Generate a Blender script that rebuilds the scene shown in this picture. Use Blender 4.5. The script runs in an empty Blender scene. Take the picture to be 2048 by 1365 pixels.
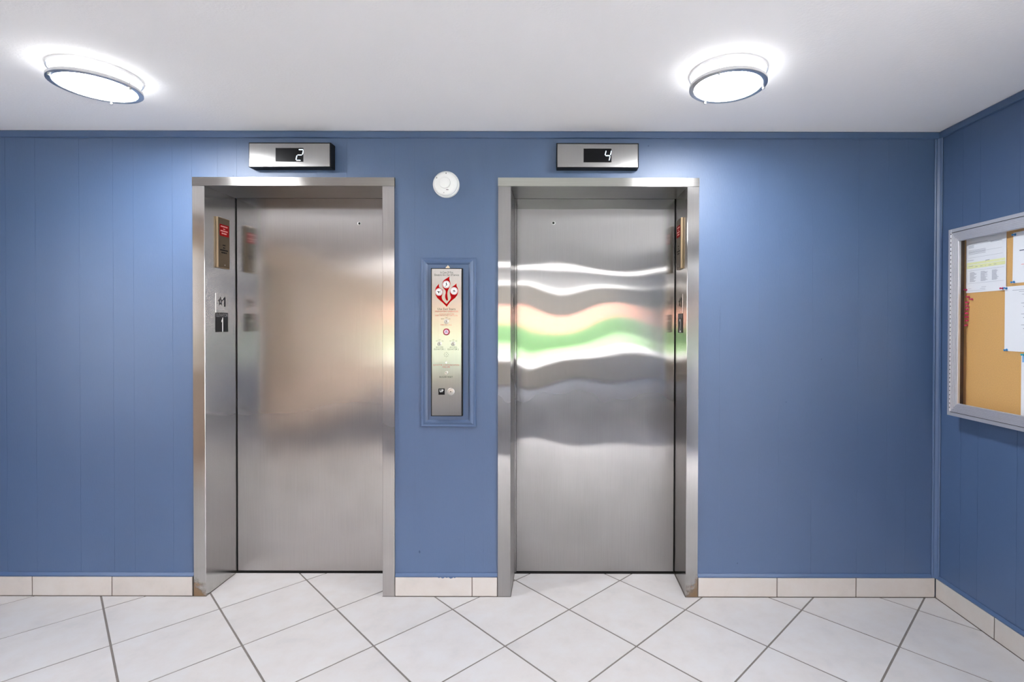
import bpy, bmesh, math, random
from mathutils import Vector, Matrix
from mathutils.geometry import tessellate_polygon
random.seed(7)
scene = bpy.context.scene
COL = scene.collection

# ------------------------------------------------------------------ camera
cam_d = bpy.data.cameras.new('camera')
cam = bpy.data.objects.new('camera', cam_d)
COL.objects.link(cam)
cam_d.sensor_width = 36.0
cam_d.sensor_fit = 'HORIZONTAL'
cam_d.lens = 36.0 * 1016.77 / 2048.0
cam_d.shift_x = (1024.0 - 1111.7) / 2048.0
cam_d.shift_y = (661.19 - 682.5) / 2048.0
cam_d.clip_start = 0.02
cam_d.clip_end = 300
cam.matrix_world = Matrix(((0.999998, -0.0020198, -0.000132, 0.0),
                           (-0.000114, 0.0087876, -0.999961, -2.6),
                           (0.0020209, 0.9999593, 0.0087873, 1.388),
                           (0, 0, 0, 1)))
scene.camera = cam

# ------------------------------------------------------------------ world, exposure
world = bpy.data.worlds.new('overcast_sky')
scene.world = world
world.use_nodes = True
bg = world.node_tree.nodes['Background']
bg.inputs['Color'].default_value = (0.96, 0.93, 0.955, 1)
bg.inputs['Strength'].default_value = 10.8
LAMP_STRENGTH = 72.0
LAMP_SIDE = 2.6
scene.view_settings.view_transform = 'Standard'
scene.view_settings.look = 'None'
scene.view_settings.gamma = 1.0
scene.view_settings.use_curve_mapping = False
scene.view_settings.exposure = 1.33

# ------------------------------------------------------------------ dimensions
CEIL = 2.379          # ceiling height
RX = 1.955            # right wall plane
LX = -3.45             # left end of the lobby
FY = -9.2             # wall with the windows behind the camera
TILE_END = -2.85      # tiles give way to carpet
HEAD = 2.098          # head of the lift openings
OPEN = [(-1.7874, -0.8829), (-0.2293, 0.6677)]      # clear openings
OUT = [(-1.8485, -0.8217), (-0.2940, 0.7276)]       # outside of the steel frames
DOOR_Y = 0.245

# ------------------------------------------------------------------ materials
def srgb(r, g, b):
    def c(v):
        v /= 255.0
        return v / 12.92 if v <= 0.04045 else ((v + 0.055) / 1.055) ** 2.4
    return (c(r), c(g), c(b), 1.0)

def new_mat(name):
    m = bpy.data.materials.new(name)
    m.use_nodes = True
    nt = m.node_tree
    return m, nt, nt.nodes['Principled BSDF']

def plain(name, col, rough=0.5, metal=0.0, spec=0.5, noise=0.0, scale=40, emit=None, strength=0):
    m, nt, b = new_mat(name)
    b.inputs['Base Color'].default_value = col
    b.inputs['Roughness'].default_value = rough
    b.inputs['Metallic'].default_value = metal
    b.inputs['Specular IOR Level'].default_value = spec
    if noise:
        n = nt.nodes.new('ShaderNodeTexNoise'); n.inputs['Scale'].default_value = scale
        n.inputs['Detail'].default_value = 4
        mx = nt.nodes.new('ShaderNodeMix'); mx.data_type = 'RGBA'
        mx.inputs[6].default_value = tuple(v * (1 - noise) for v in col[:3]) + (1,)
        mx.inputs[7].default_value = tuple(min(1, v * (1 + noise)) for v in col[:3]) + (1,)
        g = nt.nodes.new('ShaderNodeNewGeometry')
        nt.links.new(g.outputs['Position'], n.inputs['Vector'])
        nt.links.new(n.outputs['Fac'], mx.inputs[0])
        nt.links.new(mx.outputs[2], b.inputs['Base Color'])
    if emit:
        b.inputs['Emission Color'].default_value = emit
        b.inputs['Emission Strength'].default_value = strength
    return m

def add_bump(m, scale, strength, dist, stretch=(1, 1, 1), detail=3):
    nt = m.node_tree; b = nt.nodes['Principled BSDF']
    g = nt.nodes.new('ShaderNodeNewGeometry')
    mp = nt.nodes.new('ShaderNodeMapping'); mp.inputs['Scale'].default_value = stretch
    n = nt.nodes.new('ShaderNodeTexNoise'); n.inputs['Scale'].default_value = scale; n.inputs['Detail'].default_value = detail
    bp = nt.nodes.new('ShaderNodeBump'); bp.inputs['Strength'].default_value = strength; bp.inputs['Distance'].default_value = dist
    nt.links.new(g.outputs['Position'], mp.inputs['Vector'])
    nt.links.new(mp.outputs['Vector'], n.inputs['Vector'])
    nt.links.new(n.outputs['Fac'], bp.inputs['Height'])
    nt.links.new(bp.outputs['Normal'], b.inputs['Normal'])
    return m

def steel(name, col, rough, aniso, axis=(0, 0, 1), rust=None, grain=0.10, haze=0.35, haze_rough=0.36, scuffed=None):
    """brushed sheet: a sharp lobe spread across the grain plus a hazy one; axis = direction of the brushing"""
    m, nt, b2 = new_mat(name)
    N = nt.nodes.new; L = nt.links.new
    b = N('ShaderNodeBsdfAnisotropic'); b.distribution = 'BECKMANN'
    mxs = N('ShaderNodeMixShader'); mxs.inputs[0].default_value = haze
    L(b.outputs[0], mxs.inputs[1]); L(b2.outputs[0], mxs.inputs[2])
    surf = mxs.outputs[0]
    if scuffed:             # the lower half of a leaf is scrubbed dull by shoes and trolleys
        gs = N('ShaderNodeNewGeometry'); sx = N('ShaderNodeSeparateXYZ'); L(gs.outputs['Position'], sx.inputs[0])
        ns = N('ShaderNodeTexNoise'); ns.inputs['Scale'].default_value = 2.5; L(gs.outputs['Position'], ns.inputs['Vector'])
        ad = N('ShaderNodeMath'); ad.operation = 'MULTIPLY_ADD'; ad.inputs[1].default_value = 0.5; L(ns.outputs['Fac'], ad.inputs[0]); L(sx.outputs['Z'], ad.inputs[2])
        mr0 = N('ShaderNodeMapRange'); mr0.inputs['From Min'].default_value = 0.45; mr0.inputs['From Max'].default_value = 1.35
        mr0.inputs['To Min'].default_value = scuffed; mr0.inputs['To Max'].default_value = haze
        L(ad.outputs[0], mr0.inputs['Value']); L(mr0.outputs[0], mxs.inputs[0])
    g = N('ShaderNodeNewGeometry')
    cr = N('ShaderNodeVectorMath'); cr.operation = 'CROSS_PRODUCT'
    L(g.outputs['True Normal'], cr.inputs[0]); cr.inputs[1].default_value = axis
    b.inputs['Roughness'].default_value = rough; b.inputs['Anisotropy'].default_value = -aniso
    b2.inputs['Metallic'].default_value = 1.0; b2.inputs['Roughness'].default_value = haze_rough; b2.inputs['Anisotropic'].default_value = 0.8
    for q in (b, b2): L(cr.outputs[0], q.inputs['Tangent'])
    mp = N('ShaderNodeMapping')
    mp.inputs['Scale'].default_value = (420, 420, 5) if axis[2] else (5, 300, 300)
    n = N('ShaderNodeTexNoise'); n.inputs['Scale'].default_value = 1.0; n.inputs['Detail'].default_value = 3
    L(g.outputs['Position'], mp.inputs['Vector']); L(mp.outputs[0], n.inputs['Vector'])
    mx = N('ShaderNodeMix'); mx.data_type = 'RGBA'
    mx.inputs[6].default_value = tuple(v * (1 - grain) for v in col[:3]) + (1,)
    mx.inputs[7].default_value = tuple(min(1, v * (1 + grain)) for v in col[:3]) + (1,)
    L(n.outputs['Fac'], mx.inputs[0])
    out = mx.outputs[2]
    if rust is not None:    # corroded foot of the jamb; rust = x of its outer edge
        def math_(op, a=None, b_=None, va=None, vb=None):
            q = N('ShaderNodeMath'); q.operation = op
            if a is not None: L(a, q.inputs[0])
            if b_ is not None: L(b_, q.inputs[1])
            if va is not None: q.inputs[0].default_value = va
            if vb is not None: q.inputs[1].default_value = vb
            return q.outputs[0]
        def rng(v, f0, f1, t0, t1):
            q = N('ShaderNodeMapRange'); L(v, q.inputs['Value'])
            for k_, v_ in (('From Min', f0), ('From Max', f1), ('To Min', t0), ('To Max', t1)): q.inputs[k_].default_value = v_
            return q.outputs[0]
        sp = N('ShaderNodeSeparateXYZ'); L(g.outputs['Position'], sp.inputs[0])
        dist = math_('ABSOLUTE', math_('SUBTRACT', sp.outputs['X'], vb=rust))
        lim = rng(dist, 0.0, 0.062, 0.115, 0.045)           # the stain climbs higher at the outer edge
        n3 = N('ShaderNodeTexNoise'); n3.inputs['Scale'].default_value = 50; n3.inputs['Detail'].default_value = 6
        L(g.outputs['Position'], n3.inputs['Vector'])
        jit = rng(n3.outputs['Fac'], 0.3, 0.7, -0.03, 0.03)
        top = math_('ADD', lim, jit)
        dz = math_('SUBTRACT', top, sp.outputs['Z'])
        mk0 = rng(dz, -0.004, 0.06, 0.0, 0.9)
        mk = math_('MULTIPLY', mk0, rng(sp.outputs['Y'], -0.0095, -0.0085, 1.0, 0.12))      # only the outer face has corroded
        b3 = N('ShaderNodeBsdfPrincipled'); b3.inputs['Base Color'].default_value = srgb(100, 76, 46); b3.inputs['Roughness'].default_value = 0.7
        mr_ = N('ShaderNodeMixShader'); L(mk, mr_.inputs[0]); L(surf, mr_.inputs[1]); L(b3.outputs[0], mr_.inputs[2])
        surf = mr_.outputs[0]
    L(out, b.inputs['Color']); L(out, b2.inputs['Base Color'])
    L(surf, nt.nodes['Material Output'].inputs['Surface'])
    return m

M = {}
BLUE = srgb(58, 84, 121)
M['blue'] = plain('blue_satin_paint', BLUE, 0.52, spec=1.0, noise=0.05, scale=3)
add_bump(M['blue'], 1.0, 0.25, 0.002, (260, 260, 40), 4)
M['blue_trim'] = plain('blue_trim_paint', BLUE, 0.45, spec=0.9, noise=0.04, scale=6)
M['ceiling'] = plain('ceiling_paint', srgb(248, 247, 246), 0.75, noise=0.02, scale=2)
add_bump(M['ceiling'], 120, 0.25, 0.003)
M['tan'] = plain('tan_paint', srgb(212, 186, 162), 0.6, noise=0.05, scale=3)
M['cream'] = plain('cream_paint', srgb(226, 220, 210), 0.6, noise=0.04, scale=3)
M['grout'] = plain('grey_grout', srgb(112, 106, 102), 0.85, noise=0.15, scale=30)
M['basegrout'] = plain('brown_grout', srgb(108, 98, 90), 0.85, noise=0.15, scale=30)
M['carpet'] = plain('slate_carpet', srgb(100, 105, 118), 0.95, noise=0.2, scale=200)
M['steel'] = steel('brushed_steel', (0.39, 0.382, 0.38), 0.11, 0.75, haze=0.16, haze_rough=0.40, scuffed=0.85)
M['steel_left'] = steel('worn_brushed_steel', (0.50, 0.482, 0.474), 0.17, 0.5, haze=0.12, haze_rough=0.34, scuffed=0.75)
M['steel_head'] = steel('brushed_steel_lengthwise', (0.34, 0.33, 0.32), 0.30, 0.4, axis=(1, 0, 0), haze=0.25)
M['steel_rust_a'] = steel('brushed_steel_rusty_foot', (0.53, 0.52, 0.51), 0.20, 0.5, rust=OUT[0][0], haze=0.05)
M['steel_rust_b'] = steel('brushed_steel_rusty_base', (0.44, 0.43, 0.42), 0.18, 0.5, rust=OUT[1][1], haze=0.10)
M['plate'] = steel('satin_faceplate', (0.41, 0.404, 0.40), 0.26, 0.6, grain=0.06, haze=0.3)
M['jamb_plate'] = steel('jamb_plate_steel', (0.46, 0.45, 0.44), 0.22, 0.5, grain=0.05, haze=0.06)
M['gold'] = plain('antique_brass', srgb(88, 74, 56), 0.48, metal=0.8, noise=0.12, scale=50)
M['gold_edge'] = plain('polished_brass', srgb(150, 130, 106), 0.40, metal=0.9)
M['nickel'] = plain('brushed_nickel', (0.74, 0.74, 0.75, 1), 0.34, metal=1.0)
M['chrome'] = plain('chrome', (0.52, 0.52, 0.52, 1), 0.32, metal=1.0)
M['black'] = plain('black_plastic', srgb(16, 16, 20), 0.5, spec=0.2, noise=0.05)
M['void'] = plain('dark_gap', srgb(14, 13, 12), 0.9, noise=0.05)
M['display'] = plain('black_display_glass', srgb(10, 10, 13), 0.3, spec=0.15, noise=0.05)
M['ghost'] = plain('unlit_segment', srgb(30, 30, 36), 0.2, noise=0.02)
M['digit'] = plain('lit_segment', srgb(225, 240, 255), 0.4, emit=(0.66, 0.85, 1.0, 1), strength=1.3, noise=0.01)
M['white'] = plain('white_plastic', srgb(232, 232, 230), 0.38, noise=0.02)
M['hole'] = plain('dark_hole', srgb(38, 36, 36), 0.8, noise=0.05)
M['red'] = plain('red_ink', srgb(150, 8, 14), 0.8, spec=0.06, noise=0.04)
M['redtext'] = plain('dark_red_ink', srgb(112, 26, 34), 0.8, spec=0.06, noise=0.04)
M['ink'] = plain('black_ink', srgb(18, 18, 22), 0.8, spec=0.06, noise=0.04)
M['greytext'] = plain('grey_ink', srgb(100, 90, 94), 0.8, spec=0.06, noise=0.04)
M['palegrey'] = plain('pale_grey_ink', srgb(140, 138, 142), 0.7, spec=0.1, noise=0.03)
M['whiteink'] = plain('white_ink', srgb(225, 225, 226), 0.5, noise=0.02)
M['icon'] = plain('pale_icon', srgb(226, 220, 218), 0.5, noise=0.02)
M['redpanel'] = plain('red_sign_panel', srgb(140, 20, 20), 0.8, spec=0.06, noise=0.06)
M['pinktext'] = plain('pale_red_lettering', srgb(230, 150, 145), 0.5, noise=0.03)
M['ring_red'] = plain('maroon_ring', srgb(138, 26, 48), 0.35, noise=0.04)
M['lens'] = plain('pale_button_lens', srgb(214, 188, 210), 0.3, noise=0.03)
M['led'] = plain('white_lens', srgb(245, 245, 245), 0.25, noise=0.01)
M['aluminium'] = plain('satin_aluminium', (0.60, 0.60, 0.635, 1), 0.42, metal=0.75, noise=0.05, scale=60)
M['alu_dark'] = plain('cabinet_inside', srgb(92, 66, 42), 0.7, noise=0.15, scale=30)
M['cork'] = plain('cork', srgb(206, 160, 98), 0.9, noise=0.22, scale=260)
M['paper'] = plain('paper', srgb(228, 229, 236), 0.7, noise=0.015, scale=10)
M['print'] = plain('printed_grey', srgb(150, 152, 168), 0.7, noise=0.05)
M['highlighter'] = plain('highlighter_yellow', srgb(226, 228, 172), 0.7, noise=0.04)
M['paleblue'] = plain('printed_blue', srgb(128, 176, 226), 0.7, noise=0.04)
M['navy'] = plain('printed_navy', srgb(70, 76, 104), 0.7, noise=0.04)
M['pin_blue'] = plain('blue_pin_plastic', srgb(26, 128, 196), 0.3, noise=0.03)
M['pin_teal'] = plain('teal_pin_plastic', srgb(20, 168, 184), 0.3, noise=0.03)
M['pin_pink'] = plain('magenta_pin_plastic', srgb(196, 28, 92), 0.3, noise=0.03)
M['pin_brown'] = plain('brown_tack', srgb(150, 100, 86), 0.35, noise=0.05)
M['plaster'] = plain('bare_plaster', srgb(222, 206, 176), 0.8, noise=0.15, scale=120)
M['mark'] = plain('scuff_mark', srgb(52, 72, 104), 0.6, noise=0.1)
M['brown'] = plain('dark_brown_timber', srgb(78, 58, 46), 0.45, noise=0.15, scale=12)
M['timber'] = plain('white_window_frame', srgb(225, 225, 222), 0.4, noise=0.02)
M['lawn'] = plain('lawn_green', srgb(84, 122, 68), 0.9, noise=0.25, scale=2)
M['hedge'] = plain('hedge_green', srgb(62, 98, 54), 0.9, noise=0.35, scale=3)
M['paving'] = plain('pale_paving', srgb(180, 180, 178), 0.8, noise=0.08, scale=1)
M['pinkbrick'] = plain('pink_brick', srgb(176, 124, 108), 0.85, noise=0.08, scale=2)
M['roofing'] = plain('grey_roofing', srgb(120, 112, 110), 0.85, noise=0.1, scale=2)

def tile_mat(name, tint, rough):
    m, nt, b = new_mat(name)
    g = nt.nodes.new('ShaderNodeNewGeometry'); oi = nt.nodes.new('ShaderNodeObjectInfo')
    sc = nt.nodes.new('ShaderNodeVectorMath'); sc.operation = 'SCALE'; sc.inputs['Scale'].default_value = 30
    cb = nt.nodes.new('ShaderNodeCombineXYZ')
    for i in range(3): nt.links.new(oi.outputs['Random'], cb.inputs[i])
    nt.links.new(cb.outputs[0], sc.inputs[0])
    ad = nt.nodes.new('ShaderNodeVectorMath'); ad.operation = 'ADD'
    nt.links.new(g.outputs['Position'], ad.inputs[0]); nt.links.new(sc.outputs[0], ad.inputs[1])
    n = nt.nodes.new('ShaderNodeTexNoise'); n.inputs['Scale'].default_value = 9; n.inputs['Detail'].default_value = 8; n.inputs['Roughness'].default_value = 0.62
    nt.links.new(ad.outputs[0], n.inputs['Vector'])
    r = nt.nodes.new('ShaderNodeValToRGB')
    e = r.color_ramp.elements
    e[0].position = 0.28; e[0].color = tuple(v * 0.88 for v in tint[:3]) + (1,)
    e[1].position = 0.62; e[1].color = tint
    x = e.new(0.45); x.color = (tint[0] * 0.975, tint[1] * 0.95, tint[2] * 0.93, 1)
    nt.links.new(n.outputs['Fac'], r.inputs[0])
    hv = nt.nodes.new('ShaderNodeHueSaturation')
    mr = nt.nodes.new('ShaderNodeMapRange'); mr.inputs['To Min'].default_value = 0.965; mr.inputs['To Max'].default_value = 1.02
    nt.links.new(oi.outputs['Random'], mr.inputs['Value']); nt.links.new(mr.outputs[0], hv.inputs['Value'])
    nt.links.new(r.outputs[0], hv.inputs['Color'])
    nt.links.new(hv.outputs[0], b.inputs['Base Color'])
    b.inputs['Roughness'].default_value = rough
    bp = nt.nodes.new('ShaderNodeBump'); bp.inputs['Strength'].default_value = 0.12; bp.inputs['Distance'].default_value = 0.002
    nt.links.new(n.outputs['Fac'], bp.inputs['Height']); nt.links.new(bp.outputs[0], b.inputs['Normal'])
    return m
M['tile'] = tile_mat('floor_tile_glaze', srgb(186, 185, 186), 0.34)
M['basetile'] = tile_mat('base_tile_glaze', srgb(184, 181, 178), 0.34)

def glass_mat(name, tint=(1, 1, 1, 1)):
    m = bpy.data.materials.new(name); m.use_nodes = True
    nt = m.node_tree; nt.nodes.clear()
    o = nt.nodes.new('ShaderNodeOutputMaterial'); t = nt.nodes.new('ShaderNodeBsdfTransparent'); gl = nt.nodes.new('ShaderNodeBsdfGlossy')
    t.inputs['Color'].default_value = tint; gl.inputs['Roughness'].default_value = 0.02
    g = nt.nodes.new('ShaderNodeNewGeometry'); dt = nt.nodes.new('ShaderNodeVectorMath'); dt.operation = 'DOT_PRODUCT'
    nt.links.new(g.outputs['Normal'], dt.inputs[0]); nt.links.new(g.outputs['Incoming'], dt.inputs[1])
    ab = nt.nodes.new('ShaderNodeMath'); ab.operation = 'ABSOLUTE'; nt.links.new(dt.outputs['Value'], ab.inputs[0])
    om = nt.nodes.new('ShaderNodeMath'); om.operation = 'SUBTRACT'; om.inputs[0].default_value = 1.0; nt.links.new(ab.outputs[0], om.inputs[1])
    pw = nt.nodes.new('ShaderNodeMath'); pw.operation = 'POWER'; pw.inputs[1].default_value = 5.0; nt.links.new(om.outputs[0], pw.inputs[0])
    f = nt.nodes.new('ShaderNodeMath'); f.operation = 'MULTIPLY_ADD'; f.inputs[1].default_value = 0.96; f.inputs[2].default_value = 0.02; nt.links.new(pw.outputs[0], f.inputs[0])
    mx = nt.nodes.new('ShaderNodeMixShader')
    nt.links.new(f.outputs[0], mx.inputs[0]); nt.links.new(t.outputs[0], mx.inputs[1]); nt.links.new(gl.outputs[0], mx.inputs[2])
    nt.links.new(mx.outputs[0], o.inputs['Surface'])
    return m
M['glass'] = glass_mat('clear_glazing', (0.97, 0.98, 0.98, 1))

M['side_glass'] = plain('lit_acrylic_side', srgb(255, 255, 255), 0.5, emit=(0.97, 0.985, 1.0, 1), strength=LAMP_SIDE, noise=0.01)
M['diffuser'] = plain('lit_acrylic', srgb(255, 255, 255), 0.5, emit=(0.97, 0.985, 1.0, 1), strength=LAMP_STRENGTH, noise=0.01)

# ------------------------------------------------------------------ mesh helpers
def finish(name, bm, mat, parent=None, smooth=False, angle=40):
    bmesh.ops.recalc_face_normals(bm, faces=bm.faces)
    me = bpy.data.meshes.new(name)
    bm.to_mesh(me); bm.free()
    if smooth:
        for p in me.polygons: p.use_smooth = True
        me.set_sharp_from_angle(angle=math.radians(angle))
    o = bpy.data.objects.new(name, me)
    COL.objects.link(o)
    if mat is not None: me.materials.append(mat)
    if parent is not None: o.parent = parent
    return o

def box(bm, x0, x1, y0, y1, z0, z1, bevel=0.0, seg=1):
    vs = [bm.verts.new((x, y, z)) for x in (x0, x1) for y in (y0, y1) for z in (z0, z1)]
    idx = [(0, 1, 3, 2), (4, 6, 7, 5), (0, 4, 5, 1), (2, 3, 7, 6), (0, 2, 6, 4), (1, 5, 7, 3)]
    fs = [bm.faces.new([vs[i] for i in f]) for f in idx]
    if bevel:
        es = list({e for f in fs for e in f.edges})
        bmesh.ops.bevel(bm, geom=es, offset=bevel, segments=seg, affect='EDGES', profile=0.7)

def boxo(name, dims, mat, parent=None, bevel=0.0, seg=1):
    bm = bmesh.new(); box(bm, *dims, bevel=bevel, seg=seg)
    return finish(name, bm, mat, parent)

def prism(bm, pts, d):
    """pts: closed loop of 3-D points, d: extrusion vector"""
    d = Vector(d)
    a = [bm.verts.new(p) for p in pts]; b = [bm.verts.new(Vector(p) + d) for p in pts]
    n = len(pts)
    bm.faces.new(a); bm.faces.new(b[::-1])
    for i in range(n): bm.faces.new((a[i], b[i], b[(i + 1) % n], a[(i + 1) % n]))

def frame_axes(normal):
    n = Vector(normal)
    if abs(n.z) > 0.9: u = Vector((1, 0, 0)); w = n.cross(u)
    else: w = Vector((0, 0, 1)); u = w.cross(n)
    return u, w, n

def lathe(bm, c, normal, prof, seg=32):
    """prof: (radius, height along normal) from first to last"""
    u, w, n = frame_axes(normal); c = Vector(c)
    rings = []
    for r, h in prof:
        if r < 1e-6: rings.append([bm.verts.new(c + n * h)])
        else: rings.append([bm.verts.new(c + n * h + (u * math.cos(2 * math.pi * k / seg) + w * math.sin(2 * math.pi * k / seg)) * r) for k in range(seg)])
    for A, B in zip(rings, rings[1:]):
        for k in range(seg):
            k2 = (k + 1) % seg
            if len(A) == 1 and len(B) == 1: continue
            if len(A) == 1: bm.faces.new((A[0], B[k], B[k2]))
            elif len(B) == 1: bm.faces.new((A[k], B[0], A[k2]))
            else: bm.faces.new((A[k], B[k], B[k2], A[k2]))

def latheo(name, c, normal, prof, mat, parent=None, seg=32):
    bm = bmesh.new(); lathe(bm, c, normal, prof, seg)
    return finish(name, bm, mat, parent, smooth=True)

def poly_plate(name, pts2, origin, right, up, normal, thick, mat, parent=None):
    o = Vector(origin); r = Vector(right); u = Vector(up); n = Vector(normal)
    tris = tessellate_polygon([[Vector((x, y, 0)) for x, y in pts2]])
    bm = bmesh.new()
    A = [bm.verts.new(o + r * x + u * y) for x, y in pts2]; B = [bm.verts.new(o + r * x + u * y + n * thick) for x, y in pts2]
    for t in tris:
        try: bm.faces.new([B[k] for k in t]); bm.faces.new([A[k] for k in reversed(t)])
        except ValueError: pass
    for k in range(len(A)): bm.faces.new((A[k], A[(k + 1) % len(A)], B[(k + 1) % len(A)], B[k]))
    return finish(name, bm, mat, parent)

def empty(name, loc=(0, 0, 0)):
    o = bpy.data.objects.new(name, None); COL.objects.link(o)
    o.location = loc; o.empty_display_size = 0.05
    return o

def tag(o, label=None, cat=None, group=None, kind=None):
    if label: o['label'] = label
    if cat: o['category'] = cat
    if group: o['group'] = group
    if kind: o['kind'] = kind
    return o

def struct(o, label=None, cat=None): return tag(o, label, cat, kind='structure')

def parented(o, p):
    """parent a child built in world space under an Empty placed elsewhere"""
    o.parent = p
    o.matrix_parent_inverse = Matrix.Translation(p.location).inverted()
    return o

# ------------------------------------------------------------------ lettering (built-in font turned into mesh)
TEXT_CACHE = {}
def text(s, centre, width, height, right, up, normal, mat, parent, name='lettering', thick=0.0004, slant=0.0, bold=0.0):
    key = (s, bold)
    if key not in TEXT_CACHE:
        cu = bpy.data.curves.new('t', 'FONT'); cu.body = s; cu.align_x = 'CENTER'; cu.resolution_u = 3; cu.offset = bold
        ob = bpy.data.objects.new('t', cu); COL.objects.link(ob)
        dg = bpy.context.evaluated_depsgraph_get(); dg.update()
        me = bpy.data.meshes.new_from_object(ob.evaluated_get(dg))
        bpy.data.objects.remove(ob); bpy.data.curves.remove(cu)
        vs = [v.co.copy() for v in me.vertices]; fs = [tuple(p.vertices) for p in me.polygons]
        bpy.data.meshes.remove(me)
        TEXT_CACHE[key] = (vs, fs)
    vs, fs = TEXT_CACHE[key]
    x0 = min(v.x for v in vs); x1 = max(v.x for v in vs); y0 = min(v.y for v in vs); y1 = max(v.y for v in vs)
    sx = width / (x1 - x0); sy = height / (y1 - y0)
    c = Vector(centre); r = Vector(right); u = Vector(up); n = Vector(normal)
    co = [c + r * ((v.x - (x0 + x1) / 2) * sx) + u * ((v.y - (y0 + y1) / 2) * sy) + n * thick for v in vs]
    me = bpy.data.meshes.new(name); me.from_pydata([tuple(q) for q in co], [], fs); me.update()
    me.materials.append(mat)
    o = bpy.data.objects.new(name, me); COL.objects.link(o)
    o.parent = parent
    if parent is not None and parent.type == 'EMPTY': o.matrix_parent_inverse = Matrix.Translation(parent.location).inverted()
    return o

# ================================================================== THE SETTING
# ---- ceiling
bm = bmesh.new(); box(bm, LX - 0.15, RX + 0.15, FY - 0.2, 0.6, CEIL, CEIL + 0.15)
struct(finish('ceiling', bm, M['ceiling']), 'smooth white painted ceiling above the lift lobby', 'ceiling')

# ---- floor: grout bed with loose diagonal tiles, carpet behind the camera
bm = bmesh.new(); box(bm, LX - 0.15, RX + 0.15, TILE_END, 0.6, -0.12, -0.002)
floor = struct(finish('floor', bm, M['grout']), 'white diagonal ceramic tile floor with grey grout', 'floor')
bm = bmesh.new(); box(bm, LX - 0.15, RX + 0.15, FY - 0.2, TILE_END - 0.004, -0.12, 0.002)
struct(finish('floor_carpet', bm, M['carpet']), 'slate grey carpet of the lobby behind the tiles', 'carpet')

def clip(poly, a, b, c):     # keep a*x+b*y<=c
    out = []
    for i in range(len(poly)):
        p, q = poly[i], poly[(i + 1) % len(poly)]
        dp = a * p[0] + b * p[1] - c; dq = a * q[0] + b * q[1] - c
        if dp <= 0: out.append(p)
        if (dp < 0 < dq) or (dq < 0 < dp):
            t = dp / (dp - dq); out.append((p[0] + (q[0] - p[0]) * t, p[1] + (q[1] - p[1]) * t))
    return out
def clip_rect(poly, x0, x1, y0, y1):
    for a, b, c in ((-1, 0, -x0), (1, 0, x1), (0, -1, -y0), (0, 1, y1)):
        if len(poly) < 3: return []
        poly = clip(poly, a, b, c)
    return poly if len(poly) >= 3 else []
def area(p): return abs(sum(p[i][0] * p[(i + 1) % len(p)][1] - p[(i + 1) % len(p)][0] * p[i][1] for i in range(len(p)))) / 2

TP = 0.56923; TX0 = 0.06759; TY0 = -0.1256; GR = 0.0041
FRONT = -0.0125
regions = [(LX, RX - 0.0125, TILE_END, FRONT)] + [(a + 0.003, b - 0.003, FRONT, DOOR_Y - 0.012) for a, b in OPEN]
h = TP / 2 - GR * math.sqrt(2)
for j in range(-11, 3):
    for i in range(-13, 5):
        cx = TX0 + TP * (i + (0.5 if j % 2 else 0.0)) + TP / 2
        cy = TY0 + TP / 2 * j
        dia = [(cx - h, cy), (cx, cy - h), (cx + h, cy), (cx, cy + h)]
        pieces = [q for q in (clip_rect(dia, *r) for r in regions) if q and area(q) > 2e-5]
        if not pieces: continue
        bm = bmesh.new()
        dz = random.uniform(-0.0003, 0.0003)
        for q in pieces: prism(bm, [(x, y, -0.008) for x, y in q], (0, 0, 0.008 + dz))
        finish('tile', bm, M['tile'], floor)

# ---- back wall: grooved panelling boards on a backing with two lift openings
bm = bmesh.new()
def wall_cols(bm, xa, xb, y0, y1, z0, z1, bevel=0.0):
    cuts = sorted({xa, xb} | {e for ab in OPEN for e in (ab[0] - 0.02, ab[1] + 0.02) if xa < e < xb})
    for a, b in zip(cuts, cuts[1:]):
        m = (a + b) / 2
        inside = any(o[0] - 0.02 < m < o[1] + 0.02 for o in OPEN)
        box(bm, a, b, y0, y1, HEAD + 0.02 if inside else z0, z1, bevel)
wall_cols(bm, LX - 0.15, RX + 0.15, 0.0008, 0.45, 0.0, CEIL)
wall_back = struct(finish('wall_back', bm, M['blue']), 'blue painted grooved panelling wall with two lift entrances', 'wall')
grooves = [-1.8588, -1.7282, -1.6288, -1.4486, -1.2192, -1.0668, -0.8225, -0.7198, -0.6229, -0.4653, -0.3692, -0.2429, -0.141, -0.0313,
           0.13, 0.23, 0.4235, 0.5751, 0.6743, 0.7387, 0.8392, 1.04, 1.1403, 1.3113, 1.5453, 1.6966, 1.7949, RX]
left = [-1.9583, -2.157, -2.2616, -2.4341, -2.6585]
x = -2.6585
steps = [0.152, 0.10, 0.20, 0.10, 0.17, 0.233, 0.152]; k = 0
while x - steps[k % 7] > LX + 0.1:
    x -= steps[k % 7]; k += 1; left.append(x)
left.append(LX)
grooves = sorted(grooves + left)
for a, b in zip(grooves, grooves[1:]):
    bm = bmesh.new()
    g = 0.0005
    wall_cols(bm, a + g, b - g, 0.0, 0.0055, 0.10, CEIL)
    finish('plank', bm, M['blue'], wall_back)
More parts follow.
